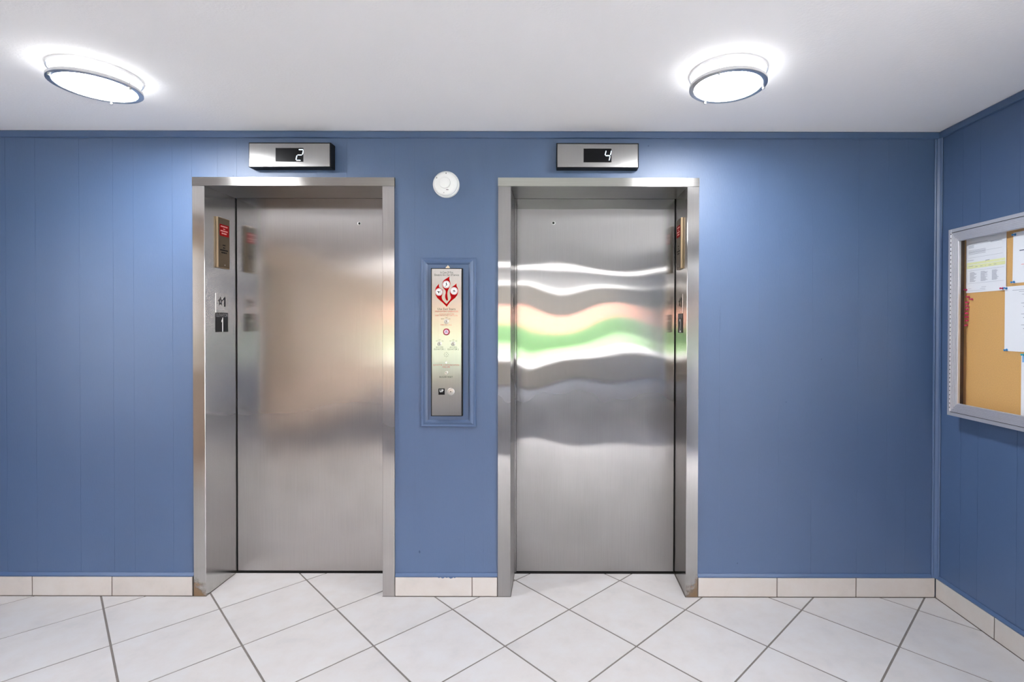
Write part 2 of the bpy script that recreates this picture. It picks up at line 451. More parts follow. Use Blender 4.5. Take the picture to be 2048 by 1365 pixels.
# scuffs and dents in the paint
def scuff(x, z, r, sx=1.0):
    bm = bmesh.new()
    n = 9
    prism(bm, [(x + r * sx * math.cos(6.283 * i / n) * random.uniform(.7, 1.1), 0.0, z + r * math.sin(6.283 * i / n) * random.uniform(.7, 1.2)) for i in range(n)], (0, -0.0005, 0))
    finish('scuff_mark', bm, M['mark'], wall_back)
for x, z, r in [(-0.697, 0.226, 0.0075), (-1.6465, 2.150, 0.003), (-1.283, 2.315, 0.0025), (0.470, 2.307, 0.004), (0.935, 0.17, 0.004), (1.18, 1.0, 0.003), (1.36, 1.22, 0.0035)]:
    scuff(x, z, r, 0.7)

# ---- other walls
RY0, RY1, RZ0, RZ1 = -3.02, -2.05, 0.06, 2.16     # unseen glazed door, added in the notice cabinet wall for more daylight
bm = bmesh.new()
box(bm, RX + 0.0008, RX + 0.15, RY1, 0.45, 0.0, CEIL); box(bm, RX + 0.0008, RX + 0.15, FY - 0.2, RY0, 0.0, CEIL)
box(bm, RX + 0.0008, RX + 0.15, RY0, RY1, RZ1, CEIL); box(bm, RX + 0.0008, RX + 0.15, RY0, RY1, 0.0, RZ0)
wall_right = struct(finish('wall_right', bm, M['blue']), 'blue panelling wall carrying the notice cabinet', 'wall')
ys = [0.0, -0.152, -0.252, -0.452, -0.552, -0.722, -0.955, -1.107, -1.207, -1.407, -1.507, -1.677, -1.91, -2.0495]
for a, b in zip(ys, ys[1:]):
    bm = bmesh.new(); box(bm, RX, RX + 0.0055, b + 0.0005, a - 0.0005, 0.10, CEIL)
    finish('plank', bm, M['blue'], wall_right)
bm = bmesh.new(); box(bm, RX, RX + 0.0055, FY, RY0, 0.0, CEIL); box(bm, RX, RX + 0.0055, RY0, RY1, RZ1, CEIL); finish('wall_lining', bm, M['blue'], wall_right)
# unseen narrow window, added in the short side wall to brighten the lobby
GY0, GY1, GZ0, GZ1 = -1.62, -1.18, 0.95, 2.12
bm = bmesh.new(); box(bm, LX - 0.15, LX, GY1, 0.45, 0.0, CEIL)
struct(finish('wall_left', bm, M['blue']), 'short blue wall closing the lift lobby opposite the notice cabinet', 'wall')
bm = bmesh.new(); box(bm, LX - 0.15, LX, FY - 0.2, GY0, 0.0, CEIL); box(bm, LX - 0.15, LX, GY0, GY1, GZ1, CEIL); box(bm, LX - 0.15, LX, GY0, GY1, 0.0, GZ0)
struct(finish('wall_left_rear', bm, M['tan']), 'tan painted wall running back to the window', 'wall')
def glazed(n, label, x, out, y0, y1, z0, z1):  # unseen glazing, added only to let extra daylight into the lobby
    w_ = struct(empty('window_%d' % n, (x + out * 0.08, (y0 + y1) / 2, z0)), label, 'window')
    xs_ = sorted((x + out * 0.05, x + out * 0.10))
    for a_, b_, c_, e_ in ((y0, y0 + 0.05, z0, z1), (y1 - 0.05, y1, z0, z1), (y0 + 0.05, y1 - 0.05, z0, z0 + 0.07), (y0 + 0.05, y1 - 0.05, z1 - 0.07, z1)):
        parented(boxo('stile', (xs_[0], xs_[1], a_, b_, c_, e_), M['timber']), w_)
    xp = sorted((x + out * 0.072, x + out * 0.078))
    parented(boxo('pane', (xp[0], xp[1], y0 + 0.05, y1 - 0.05, z0 + 0.07, z1 - 0.07), M['glass']), w_)
glazed(2, 'unseen narrow window added in the short blue side wall for fill daylight', LX, -1, GY0, GY1, GZ0, GZ1)
glazed(3, 'unseen full height glazed door added in the notice cabinet wall for fill daylight', RX, 1, RY0, RY1, RZ0, RZ1)
d3 = struct(empty('door_3', (LX, -2.7, 0)), 'unseen dark brown door added in the tan wall to darken the steel reflection', 'door')  # unseen door, added so the steel leaf mirrors something dark at its edge
parented(boxo('door_leaf', (LX, LX + 0.012, -3.06, -2.34, 0.004, 2.03), M['brown']), d3)
for a_, b_, c_, e_ in ((-2.34, -2.28, 0.0, 2.09), (-3.12, -3.06, 0.0, 2.09), (-3.06, -2.34, 2.03, 2.09)):
    parented(boxo('door_casing', (LX, LX + 0.02, a_, b_, c_, e_), M['brown']), d3)
parented(latheo('door_knob', (LX + 0.012, -2.42, 1.0), (1, 0, 0), [(0.026, 0), (0.026, 0.004), (0.010, 0.006), (0.010, 0.03), (0.024, 0.04), (0.024, 0.055), (0, 0.062)], M['chrome']), d3)
WX0, WX1, WZ0, WZ1 = -3.25, 1.78, 0.55, 1.92
bm = bmesh.new()
box(bm, LX - 0.15, WX0, FY - 0.2, FY, 0, CEIL); box(bm, WX1, RX + 0.15, FY - 0.2, FY, 0, CEIL)
box(bm, WX0, WX1, FY - 0.2, FY, 0, WZ0); box(bm, WX0, WX1, FY - 0.2, FY, WZ1, CEIL)
struct(finish('wall_front', bm, M['cream']), 'cream wall with a wide window opposite the lifts', 'wall')
win = struct(empty('window_1', ((WX0 + WX1) / 2, FY - 0.1, WZ0)), 'wide white framed window opposite the lifts', 'window')
nb = 5; bw = (WX1 - WX0) / nb
for k in range(nb + 1):
    xx = WX0 + bw * k
    parented(boxo('mullion', (max(WX0, xx - 0.03), min(WX1, xx + 0.03), FY - 0.14, FY - 0.06, WZ0, WZ1), M['timber']), win)
for z0, z1 in ((WZ0, WZ0 + 0.05), (WZ1 - 0.05, WZ1)):
    parented(boxo('window_rail', (WX0, WX1, FY - 0.14, FY - 0.06, z0, z1), M['timber']), win)
for k in range(nb):
    parented(boxo('pane', (WX0 + bw * k + 0.03, WX0 + bw * (k + 1) - 0.03, FY - 0.105, FY - 0.1, WZ0 + 0.05, WZ1 - 0.05), M['glass']), win)

# ---- outside the window (seen only as reflections in the steel)
boxo('ground_paving', (-30, 25, -24, FY - 0.21, -0.3, -0.1), M['paving'])
struct(bpy.data.objects['ground_paving'], 'pale paved forecourt outside the lobby window', 'paving')
boxo('ground_walk', (-30, LX - 0.16, FY - 0.2, 12, -0.3, -0.1), M['paving'])
struct(bpy.data.objects['ground_walk'], 'pale paved walk outside the added narrow side window', 'paving')
boxo('ground_yard', (RX + 0.16, 25, FY - 0.2, 12, -0.3, -0.1), M['paving'])
struct(bpy.data.objects['ground_yard'], 'pale paved yard outside the added glazed door', 'paving')
boxo('ground_lawn', (-60, 50, -90, -24, -0.3, -0.09), M['lawn'])
struct(bpy.data.objects['ground_lawn'], 'green lawn beyond the paved forecourt', 'lawn')
bm = bmesh.new()
nx = 80
rows = []
for i in range(nx + 1):
    xx = -40 + 70 * i / nx
    hh = 1.55 + 0.15 * math.sin(i * 1.7) + 0.1 * math.sin(i * 3.1 + 1)
    rows.append([bm.verts.new((xx, y, z)) for y, z in ((-43.0, -0.1), (-43.1 + 0.1 * math.sin(i * 2.3), hh * 0.7), (-43.5, hh), (-44.3, hh), (-44.8, hh * 0.6), (-44.9, -0.1))])
for A, B in zip(rows, rows[1:]):
    for q in range(5): bm.faces.new((A[q], A[q + 1], B[q + 1], B[q]))
tag(finish('hedge', bm, M['hedge'], smooth=True), 'long clipped green hedge across the lawn', 'hedge')
bld = empty('brick_building', (-5, -58, -0.1))
tag(bld, 'long pink brick building beyond the hedge', 'building')
parented(boxo('facade', (-45, 35, -66, -58, -0.1, 7.0), M['pinkbrick']), bld)
parented(boxo('roof', (-45.5, 35.5, -66.5, -57.6, 7.0, 7.5), M['roofing']), bld)

# ---- trims
def trim_profile(name, pts, origin, d, mat, label):
    bm = bmesh.new(); prism(bm, [Vector(origin) + Vector(p) for p in pts], d)
    return struct(finish(name, bm, mat), label, 'trim')
topp = [(0, 0, 0), (0, -0.006, 0), (0, -0.009, 0.003), (0, -0.009, 0.030), (0, -0.004, 0.036), (0, 0, 0.036)]
trim_profile('trim_1', topp, (LX, 0, CEIL - 0.036), (RX - LX, 0, 0), M['blue_trim'], 'flat blue strip along the top of the lift wall')
topr = [(0, 0, 0), (-0.006, 0, 0), (-0.009, 0, 0.003), (-0.009, 0, 0.030), (-0.004, 0, 0.036), (0, 0, 0.036)]
trim_profile('trim_2', topr, (RX, -0.0095, CEIL - 0.036), (0, FY + 0.02, 0), M['blue_trim'], 'flat blue strip along the top of the notice cabinet wall')
corner = [(0, -0.0002, 0), (-0.026, -0.0002, 0), (-0.027, -0.006, 0), (-0.023, -0.010, 0), (-0.018, -0.010, 0), (-0.0155, -0.013, 0), (-0.011, -0.020, 0), (-0.009, -0.026, 0), (-0.004, -0.028, 0), (-0.0002, -0.026, 0), (-0.0002, 0, 0)]
trim_profile('trim_3', corner, (RX, 0, 0.101), (0, 0, CEIL - 0.037 - 0.101), M['blue_trim'], 'blue moulding strip standing in the wall corner')
botp = [(0, 0, 0), (0, -0.011, 0), (0, -0.011, 0.006), (0, -0.004, 0.018), (0, 0, 0.018)]
segs = [(LX, OUT[0][0] - 0.002, 'thin blue strip above the base tiles, beside the entrance marked 1'), (OUT[0][1] + 0.002, OUT[1][0] - 0.002, 'thin blue strip above the base tiles between the two lifts'),
        (OUT[1][1] + 0.002, RX - 0.028, 'thin blue strip above the base tiles, between the entrance marked 2 and the corner')]
for n_, (a, b, lab) in enumerate(segs):
    o = trim_profile('trim_%d' % (4 + n_), botp, (a, 0, 0.1005), (b - a, 0, 0), M['blue_trim'], lab)
    if n_ == 1:      # flaked paint hanging over the tile edge
        for fx, fw, fh in ((-0.60, .012, .004), (-0.585, .02, .006), (-0.562, .014, .003), (-0.545, .024, .007), (-0.52, .012, .004)):
            q = [(fx, 0), (fx + fw, 0.001), (fx + fw * .8, -fh * .6), (fx + fw * .4, -fh), (fx + fw * .1, -fh * .4)]
            poly_plate('paint_flake', q, (0, -0.0115, 0.1005), (1, 0, 0), (0, 0, 1), (0, -1, 0), 0.0006, M['blue_trim'], o)
botr = [(0, 0, 0), (-0.011, 0, 0), (-0.011, 0, 0.006), (-0.004, 0, 0.018), (0, 0, 0.018)]
trim_profile('trim_7', botr, (RX, -0.029, 0.1005), (0, -2.0, 0), M['blue_trim'], 'thin blue strip above the base tiles of the notice cabinet wall')

# ---- tiled skirting
def base_run(name, label, runs, right=False):
    bm = bmesh.new()
    for xs in runs:
        a, b = xs[0], xs[-1]
        if right: box(bm, RX - 0.0075, RX - 0.0003, b, a, -0.002, 0.1003)
        else: box(bm, a, b, -0.0075, -0.0003, -0.002, 0.1003)
    p = struct(finish(name, bm, M['basegrout']), label, 'baseboard')
    for xs in runs:
        for a, b in zip(xs, xs[1:]):
            if right: o = boxo('tile', (RX - 0.0115, RX - 0.0075, b + 0.0022, a - 0.0022, 0.003, 0.099), M['basetile'], p, 0.0015)
            else: o = boxo('tile', (a + 0.0022, b - 0.0022, -0.0115, -0.0075, 0.003, 0.099), M['basetile'], p, 0.0015)
xs = [-1.856]
while xs[-1] > LX + 0.4: xs.append(-2.2682 if len(xs) == 1 else xs[-1] - 0.4085)
xs.append(LX); xs.reverse()
base_run('baseboard_back', 'cream tile skirting along the lift wall', [xs, [-0.8205, -0.4261, -0.2965], [0.7300, 1.1348, 1.5391, RX - 0.0115]])
yr = [-0.012, -0.36]
while yr[-1] > -1.6: yr.append(yr[-1] - 0.405)
base_run('baseboard_right', 'cream tile skirting below the notice cabinet', [yr], True)

# ================================================================== LIFT ENTRANCES
def bump_door(x, z, seed, amp):
    s = seed
    if seed > 2: return amp * (1.15 * math.sin(6.6 * x + 1.9 + 0.5 * math.sin(2.1 * z)) * math.sin(4.6 * z + 0.6) + 0.5 * math.sin(11.5 * x + 0.8 * z) * math.sin(7.5 * z + 1.2 + x) + 0.5 * math.sin(3.1 * z + 1.0))
    return amp * (0.9 * math.sin(2.1 * x * 2.3 + s) * math.sin(3.1 * z + s * 1.3)
                  + 0.75 * math.sin(9.0 * x + 2.0 * s) * math.sin(7.0 * z + 0.7 * s + 1.5 * math.sin(3 * x))
                  + 0.22 * math.sin(15.0 * x + s) * math.sin(17 * z + 2 * s))

def lift(n, label, xa, xb, oa, ob, door_x0, door_x1, mats, seed, amp, hole):
    d = struct(empty('door_%d' % n, ((xa + xb) / 2, 0, 0)), label, 'elevator door')
    Fy = -0.011
    # jambs: one folded sheet, face outside and reveal running back to the door
    for side, (o, i, mat) in enumerate(((oa, xa, mats[0]), (ob, xb, mats[1]))):
        s = 1 if side == 0 else -1
        t = 0.016 * s
        pts = [(o, Fy), (i - 0.0012 * s, Fy), (i, Fy + 0.0012), (i, DOOR_Y - 0.004), (i - t, DOOR_Y - 0.004), (i - t, 0.004), (i - t * 1.01, -0.0005), (o, -0.0005)]
        bm = bmesh.new(); prism(bm, [(p[0], p[1], 0.0015) for p in pts], (0, 0, HEAD - 0.003))
        parented(finish('jamb', bm, mat), d)
    pts = [(Fy - 0.001, HEAD), (Fy - 0.001, HEAD + 0.043), (-0.0005, HEAD + 0.043), (-0.0005, HEAD + 0.017), (DOOR_Y - 0.004, HEAD + 0.017), (DOOR_Y - 0.004, HEAD)]
    bm = bmesh.new(); prism(bm, [(oa - 0.001, y, z) for y, z in pts], (ob - oa + 0.002, 0, 0))
    parented(finish('header', bm, M['steel_head']), d)
    # door leaf with the slight warp of thin sheet steel
    bm = bmesh.new()
    nx, nz = 30, 60
    z0, z1 = 0.009, HEAD + 0.014
    grid = []
    for k in range(nz + 1):
        z = z0 + (z1 - z0) * k / nz
        row = []
        for q in range(nx + 1):
            xx = door_x0 + (door_x1 - door_x0) * q / nx
            e = min(1, min(xx - door_x0, door_x1 - xx) / 0.08 + 0.35) * min(1, (z - z0) / 0.15, (z1 - z) / 0.15 + 0.1)
            row.append(bm.verts.new((xx, DOOR_Y + e * bump_door(xx, z, seed, amp), z)))
        grid.append(row)
    for k in range(nz):
        for q in range(nx): bm.faces.new((grid[k][q], grid[k][q + 1], grid[k + 1][q + 1], grid[k + 1][q]))
    bord = [r[0] for r in grid] + grid[-1][1:] + [r[-1] for r in grid[::-1]][1:] + grid[0][::-1][1:-1]
    back = [bm.verts.new((v.co.x, DOOR_Y + 0.03, v.co.z)) for v in bord]
    L = len(bord)
    for q in range(L): bm.faces.new((bord[q], bord[(q + 1) % L], back[(q + 1) % L], back[q]))
    bm.faces.new(back)
    leaf = parented(finish('door_leaf', bm, mats[2], smooth=True, angle=30), d)
    hx, hz = hole
    hy = DOOR_Y + bump_door(hx, hz, seed, amp) - 0.0005
    latheo('key_escutcheon', (hx, hy, hz), (0, -1, 0), [(0.0098, -0.002), (0.0098, 0.0006), (0.0086, 0.0012), (0.0066, 0.0012)], M['chrome'], leaf, 24)
    latheo('keyhole', (hx, hy, hz), (0, -1, 0), [(0.0068, -0.001), (0.0066, 0.0008), (0, 0.0008)], M['void'], leaf, 20)
    for sx_ in (xa - 0.0185, xb + 0.0005):
        parented(boxo('clearance', (sx_, sx_ + 0.018, DOOR_Y - 0.0035, DOOR_Y + 0.0305, -0.001, HEAD), M['void']), d)
    # black boxes paint the shade in the running gap round the leaf, sill track
    parented(boxo('clearance', (xa - 0.015, xb + 0.015, DOOR_Y + 0.031, DOOR_Y + 0.05, -0.001, HEAD + 0.016), M['void']), d)
    parented(boxo('sill', (xa + 0.001, xb - 0.001, DOOR_Y - 0.010, DOOR_Y + 0.030, -0.0018, 0.0012), M['void']), d)
    return d

door1 = lift(1, 'stainless steel lift entrance marked 1, under the display reading 2', OPEN[0][0], OPEN[0][1], OUT[0][0], OUT[0][1], -1.7820, -0.868,
             (M['steel_rust_a'], M['steel_left'], M['steel_left']), 0.6, 0.0006, (-1.0984, 1.958))
door2 = lift(2, 'stainless steel lift entrance marked 2, under the display reading 4', OPEN[1][0], OPEN[1][1], OUT[1][0], OUT[1][1], -0.2180, 0.6625,
             (M['steel'], M['steel_rust_b'], M['steel']), 2.2, 0.0018, (-0.0139, 1.963))
bm = bmesh.new(); box(bm, -0.2292, -0.2200, DOOR_Y - 0.0035, DOOR_Y + 0.02, 0.002, HEAD - 0.001, 0.0008)
parented(finish('strike_strip', bm, M['steel']), door2)

# ---- plates on the reveals
YR, YL = Vector((0, 1, 0)), Vector((0, -1, 0)); ZU = Vector((0, 0, 1)); XP = Vector((1, 0, 0)); XN = Vector((-1, 0, 0))
def star_pts(r, r2=0.42):
    return [(r * (1 if k % 2 == 0 else r2) * math.sin(math.pi * k / 5), r * (1 if k % 2 == 0 else r2) * math.cos(math.pi * k / 5)) for k in range(10)]
def plate_box(name, x, n, y0, y1, z0, z1, t, mat, bevel=0.0006):
    a, b = (x + 0.0002 * n, x + (t + 0.0002) * n)
    return boxo(name, (min(a, b), max(a, b), y0, y1, z0, z1), mat, None, bevel)

def numeral_one(c, hgt, w_, r, nn, mat, parent):
    pts = [(-0.10, -0.5), (0.10, -0.5), (0.10, 0.5), (-0.02, 0.5), (-0.10, 0.40), (-0.30, 0.27), (-0.30, 0.16), (-0.10, 0.27)]
    return poly_plate('numeral', [(a * w_, b * hgt) for a, b in pts], c, r, ZU, nn, 0.0008, mat, parent)

def floor_plate(x, n, label):
    y0, y1, z0, z1 = 0.069, 0.172, 1.4555, 1.557
    t = 0.0022
    p = plate_box('floor_plate', x, n, y0, y1, z0, z1, t, M['jamb_plate'])
    tag(p, label, 'sign', 'raised floor designation plates')
    r = YR if n > 0 else YL; nn = XP if n > 0 else XN
    c = Vector((x + (t + 0.0002) * n, (y0 + y1) / 2, (z0 + z1) / 2 + 0.008))
    o = c - r * 0.013
    ring = star_pts(0.028); inn = star_pts(0.0145)
    bm = bmesh.new()
    A = [bm.verts.new(o + r * (a * 0.72) + ZU * b + nn * 0.0008) for a, b in ring]; B = [bm.verts.new(o + r * (a * 0.72) + ZU * b + nn * 0.0008) for a, b in inn]
    for k in range(10): bm.faces.new((A[k], A[(k + 1) % 10], B[(k + 1) % 10], B[k]))
    finish('star', bm, M['ink'], p)
    numeral_one(c + r * 0.022, 0.052, 0.045, r, nn, M['ink'], p)
    bm = bmesh.new()
    for k in range(4):
        q = c - ZU * 0.042 + r * (k * 0.006 - 0.009)
        lathe(bm, q, nn, [(0.0012, 0), (0.001, 0.0008), (0, 0.001)], 8)
    tag(finish('braille', bm, M['plate'], p), kind='stuff')
    return p
def car_plate(x, n, num, label):
    y0, y1, z0, z1 = 0.070, 0.171, 1.352, 1.4545
    t = 0.0018
    p = plate_box('lift_number_plate', x, n, y0, y1, z0, z1, t, M['black'])
    tag(p, label, 'sign')
    r = YR if n > 0 else YL; nn = XP if n > 0 else XN
    c = Vector((x + (t + 0.0002) * n, (y0 + y1) / 2, (z0 + z1) / 2))
    text('ELEVATOR', c + ZU * 0.038, 0.094, 0.017, r, ZU, nn, M['palegrey'], p)
    if num == '1': numeral_one(c - ZU * 0.012 + r * 0.004, 0.076, 0.030, r, nn, M['whiteink'], p)
    else: text(num, c - ZU * 0.012, 0.030, 0.072, r, ZU, nn, M['whiteink'], p, 'numeral')
    return p
floor_plate(OPEN[0][0], 1, 'steel star floor plate in the shaded reveal of the lift under display two')
car_plate(OPEN[0][0], 1, '1', 'jet black lift plate with a big thin numeral one')
floor_plate(OPEN[1][1], -1, 'steel star floor plate in the bright reveal of the lift under display four')
car_plate(OPEN[1][1], -1, '2', 'dark lift plate with a curved numeral two, seen at a slant')
floor_plate(OPEN[1][0], 1, 'edge-on steel star plate on the jamb nearest the call panel, entrance marked 2')

def notice_box(x, n, label):
    y0, y1, z0, z1 = 0.075, 0.172, 1.692, 1.961
    t = 0.011
    root = empty('jamb_notice', (x, (y0 + y1) / 2, z0))
    tag(root, label, 'sign', 'brass notice boxes on the lift jambs')
    r = YR if n > 0 else YL; nn = XP if n > 0 else XN
    a, b = x + 0.0003 * n, x + t * n
    bm = bmesh.new(); box(bm, min(a, b), max(a, b), y0, y1, z0, z1, 0.0015)
    parented(finish('case', bm, M['gold_edge']), root)
    c = Vector((b, (y0 + y1) / 2, 0))
    bm = bmesh.new(); q0, q1 = b, b + 0.0012 * n
    box(bm, min(q0, q1), max(q0, q1), y0 + 0.004, y1 - 0.003, z0 + 0.004, z1 - 0.004)
    parented(finish('face', bm, M['gold']), root)
    bm = bmesh.new(); q0, q1 = b + 0.0012 * n, b + 0.0018 * n
    box(bm, min(q0, q1), max(q0, q1), y0 + 0.013, y1 - 0.009, z1 - 0.098, z1 - 0.036)
    red = parented(finish('red_window', bm, M['redpanel']), root)
    zt = z1
    def bars(rows, mat, parent, off):
        bm = bmesh.new()
        for zz, w, hgt in rows:
            k = -w / 2
            while k < w / 2 - 0.002:
                L = min(random.uniform(0.006, 0.011), w / 2 - k)
                cc = c + r * (k + L / 2) + ZU * zz + nn * off
                vs = [bm.verts.new(cc + r * (dx * (L - 0.0016) / 2) + ZU * (dz * hgt / 2)) for dx, dz in ((-1, -1), (1, -1), (1, 1), (-1, 1))]
                bm.faces.new(vs); k += L
        tag(parented(finish('lettering', bm, mat), root), kind='stuff')
    bars([(zt - 0.047, 0.056, 0.0065), (zt - 0.060, 0.016, 0.0045), (zt - 0.071, 0.060, 0.0065), (zt - 0.084, 0.042, 0.0065)], M['pinktext'], root, 0.0021)
    bars([(zt - 0.146, 0.024, 0.006), (zt - 0.160, 0.018, 0.006), (zt - 0.173, 0.066, 0.007), (zt - 0.186, 0.046, 0.007)], M['ink'], root, 0.0015)
    latheo('screw', (b + 0.0012 * n, y0 + 0.055, z0 + 0.018), nn, [(0.0025, 0), (0.0022, 0.0006), (0, 0.0009)], M['chrome'], None, 12)
    return root
# screws are attached below through their name
def attach_last(name, root):
    o = [q for q in COL.objects if q.name.startswith(name) and q.parent is None][-1]
    parented(o, root)
r1 = notice_box(OPEN[0][0], 1, 'dark brass notice box with red window, in the shaded reveal of lift 1'); attach_last('screw', r1)
r2 = notice_box(OPEN[1][1], -1, 'brass notice box with red window, on the reveal beside lift plate 2'); attach_last('screw', r2)

# ================================================================== FLOOR INDICATORS
def indicator(x0, x1, digit, label):
    z0, z1 = 2.1795, 2.3035
    root = empty('floor_indicator', ((x0 + x1) / 2, 0, z0)); tag(root, label, 'floor indicator', 'floor displays over the lifts')
    fy = -0.050
    parented(boxo('housing', (x0, x1, fy, -0.0004, z0, z1), M['black'], None, 0.002), root)
    fp0, fp1, fz0, fz1 = x0 + 0.0055, x1 - 0.0055, z0 + 0.0035, z1 - 0.0065
    xc = (x0 + x1) / 2 - 0.0005
    dx0, dx1, dz0, dz1 = xc - 0.0695, xc + 0.0698, 2.2062, 2.2750
    bm = bmesh.new()       # faceplate with a window cut in it
    for a, b, c, d in ((fp0, dx0, fz0, fz1), (dx1, fp1, fz0, fz1), (dx0, dx1, fz0, dz0), (dx0, dx1, dz1, fz1)):
        box(bm, a, b, fy - 0.0022, fy - 0.0002, c, d)
    face = parented(finish('faceplate', bm, M['plate']), root)
    disp = parented(boxo('display', (dx0, dx1, fy - 0.0012, fy - 0.0002, dz0, dz1), M['display']), root)
    # seven-segment digits leaning to the right
    segs = {'a': ((0, 2), (1, 2)), 'b': ((1, 2), (1, 1)), 'c': ((1, 1), (1, 0)), 'd': ((0, 0), (1, 0)), 'e': ((0, 1), (0, 0)), 'f': ((0, 2), (0, 1)), 'g': ((0, 1), (1, 1))}
    on = {'2': 'abged', '4': 'fgbc'}[digit]
    w, hgt, lean = 0.0265, 0.0265, 0.0062
    bx = dx1 - 0.0385; bz = dz0 + 0.0075
    for nm in 'abcdefg':
        if nm not in on: continue
        (ax, az), (ex, ez) = segs[nm]
        P0 = Vector((bx + ax * w + az * lean, 0, bz + az * hgt)); P1 = Vector((bx + ex * w + ez * lean, 0, bz + ez * hgt))
        dirv = (P1 - P0).normalized(); P0 += dirv * 0.0022; P1 -= dirv * 0.0022
        nrm = Vector((-dirv.z, 0, dirv.x)) * 0.0017
        pts = [P0, P0 + dirv * 0.002 + nrm, P1 - dirv * 0.002 + nrm, P1, P1 - dirv * 0.002 - nrm, P0 + dirv * 0.002 - nrm]
        bm = bmesh.new(); prism(bm, [p + Vector((0, fy - 0.0012, 0)) for p in pts], (0, -0.0006, 0))
        finish('segment', bm, M['digit'], disp).matrix_parent_inverse = Matrix.Translation(root.location).inverted() @ Matrix.Translation(root.location)
    return root
indicator(-1.5381, -1.1259, '2', 'black framed floor display with digit two, over the warmer steel door')
indicator(0.0012, 0.4131, '4', 'black framed floor display with digit four, over the wavy mirrored steel door')

# ================================================================== SMOKE DETECTOR
sd = empty('smoke_detector', (-0.5588, 0, 2.1062)); tag(sd, 'round white smoke detector on the wall between the lifts', 'smoke detector')
c = Vector((-0.5588, -0.0004, 2.1062))
parented(latheo('base', c, (0, -1, 0), [(0, 0), (0.0668, 0), (0.0672, 0.004), (0.0668, 0.012), (0.0640, 0.0155), (0.055, 0.016), (0, 0.016)], M['white'], None, 64), sd)
parented(latheo('cover', c, (0, -1, 0), [(0.061, 0.0155), (0.061, 0.024), (0.0575, 0.030), (0.050, 0.0345), (0.040, 0.0365), (0.031, 0.0372), (0.0285, 0.0385), (0.0275, 0.046), (0.0255, 0.0475), (0, 0.048)], M['white'], None, 64), sd)
for a, rr in ((84, 0.050), (148, 0.049), (-97, 0.047)):
    q = c + Vector((math.cos(math.radians(a)) * rr, -0.0335, math.sin(math.radians(a)) * rr))
    parented(latheo('vent_hole', q, (0, -1, 0), [(0.0028, -0.001), (0.0028, 0.0016), (0, 0.0016)], M['hole'], None, 12), sd)
parented(boxo('test_slot', (-0.553, -0.541, -0.0388, -0.037, 2.071, 2.0735), M['greytext']), sd)

# ================================================================== CALL PANEL AND ITS MOULDING
pmould = empty('panel_moulding', (-0.5488, 0, 0.8706)); tag(pmould, 'blue painted picture-frame moulding round the call panel', 'moulding')
X0, X1, Z0, Z1 = -0.6885, -0.4085, 0.8706, 1.7350
prof = [(0, 0.0), (0, 0.0065), (0.003, 0.0095), (0.007, 0.0095), (0.0095, 0.0075), (0.014, 0.0078), (0.020, 0.0115), (0.026, 0.0125), (0.030, 0.0105), (0.036, 0.0065), (0.036, 0.0)]
def mitre(a, b, inw, du):
    """rail from corner a to b (outer corners); inw = inward unit; du = along unit"""
    bm = bmesh.new(); A = []; B = []
    for d_, hgt in prof:
        A.append(bm.verts.new(a + inw * d_ + du * d_ + Vector((0, -hgt - 0.0003, 0)))); B.append(bm.verts.new(b + inw * d_ - du * d_ + Vector((0, -hgt - 0.0003, 0))))
    n = len(prof)
    for i in range(n): bm.faces.new((A[i], A[(i + 1) % n], B[(i + 1) % n], B[i]))
    bm.faces.new(A); bm.faces.new(B[::-1])
    return parented(finish('moulding_rail', bm, M['blue_trim']), pmould)
V = Vector
mitre(V((X0, 0, Z1)), V((X1, 0, Z1)), V((0, 0, -1)), V((1, 0, 0))); mitre(V((X0, 0, Z0)), V((X1, 0, Z0)), V((0, 0, 1)), V((1, 0, 0)))
mitre(V((X0, 0, Z0)), V((X0, 0, Z1)), V((1, 0, 0)), V((0, 0, 1))); mitre(V((X1, 0, Z0)), V((X1, 0, Z1)), V((-1, 0, 0)), V((0, 0, 1)))
parented(boxo('backing', (X0 + 0.036, X1 - 0.036, -0.006, -0.0003, Z0 + 0.036, Z1 - 0.036), M['blue_trim']), pmould)
q = [(-0.011, -0.008), (-0.0105, -0.003), (-0.007, 0.001), (-0.003, 0.003), (-0.001, 0.006), (0.0, 0.0095), (0.002, 0.0085), (0.003, 0.005), (0.007, 0.003), (0.0095, -0.002), (0.010, -0.008)]
parented(poly_plate('paint_chip', q, (-0.5506, -0.006, 1.687), (1, 0, 0), (0, 0, 1), (0, -1, 0), 0.004, M['plaster']), pmould)

panel = empty('call_panel', (-0.5525, 0, 0.9286)); tag(panel, 'tall steel lift call panel with red flame emblem and fire notice', 'call panel')
parented(boxo('surround', (-0.6325, -0.4722, -0.0255, -0.0065, 0.9286, 1.6793), M['black'], None, 0.001), panel)
PY = -0.0275
face = parented(boxo('faceplate', (-0.6277, -0.4774, PY, -0.0250, 0.9322, 1.6758), M['plate'], None, 0.0006), panel)
def pm(u, w, off=0.0): return Vector((-0.5525 + (u - 893.3) / 394.9, PY - off, 1.6793 - (w - 536.6) / 394.9))
K = 1 / 394.9
NY = V((0, -1, 0)); RR = V((1, 0, 0))
def ptext(s, u, w, wpx, hpx, mat, bold=0.0): text(s, pm(u, w), wpx * K, hpx * K, RR, ZU, NY, mat, panel, bold=bold)
ptext('In Case Of Fire', 893.6, 545.2, 25, 4.2, M['ink'])
ptext('Elevators Are Out Of Service', 893.5, 550.2, 49, 4.2, M['ink'])
ptext('Use Exit Stairs', 893.2, 618.2, 35.6, 4.4, M['ink'])
ptext("FIREFIGHTERS' OPERATION", 893.2, 623.2, 46, 3.2, M['redtext'])
ptext('TO RECALL ELEVATORS', 893.4, 628.4, 29.5, 2.3, M['redtext'])
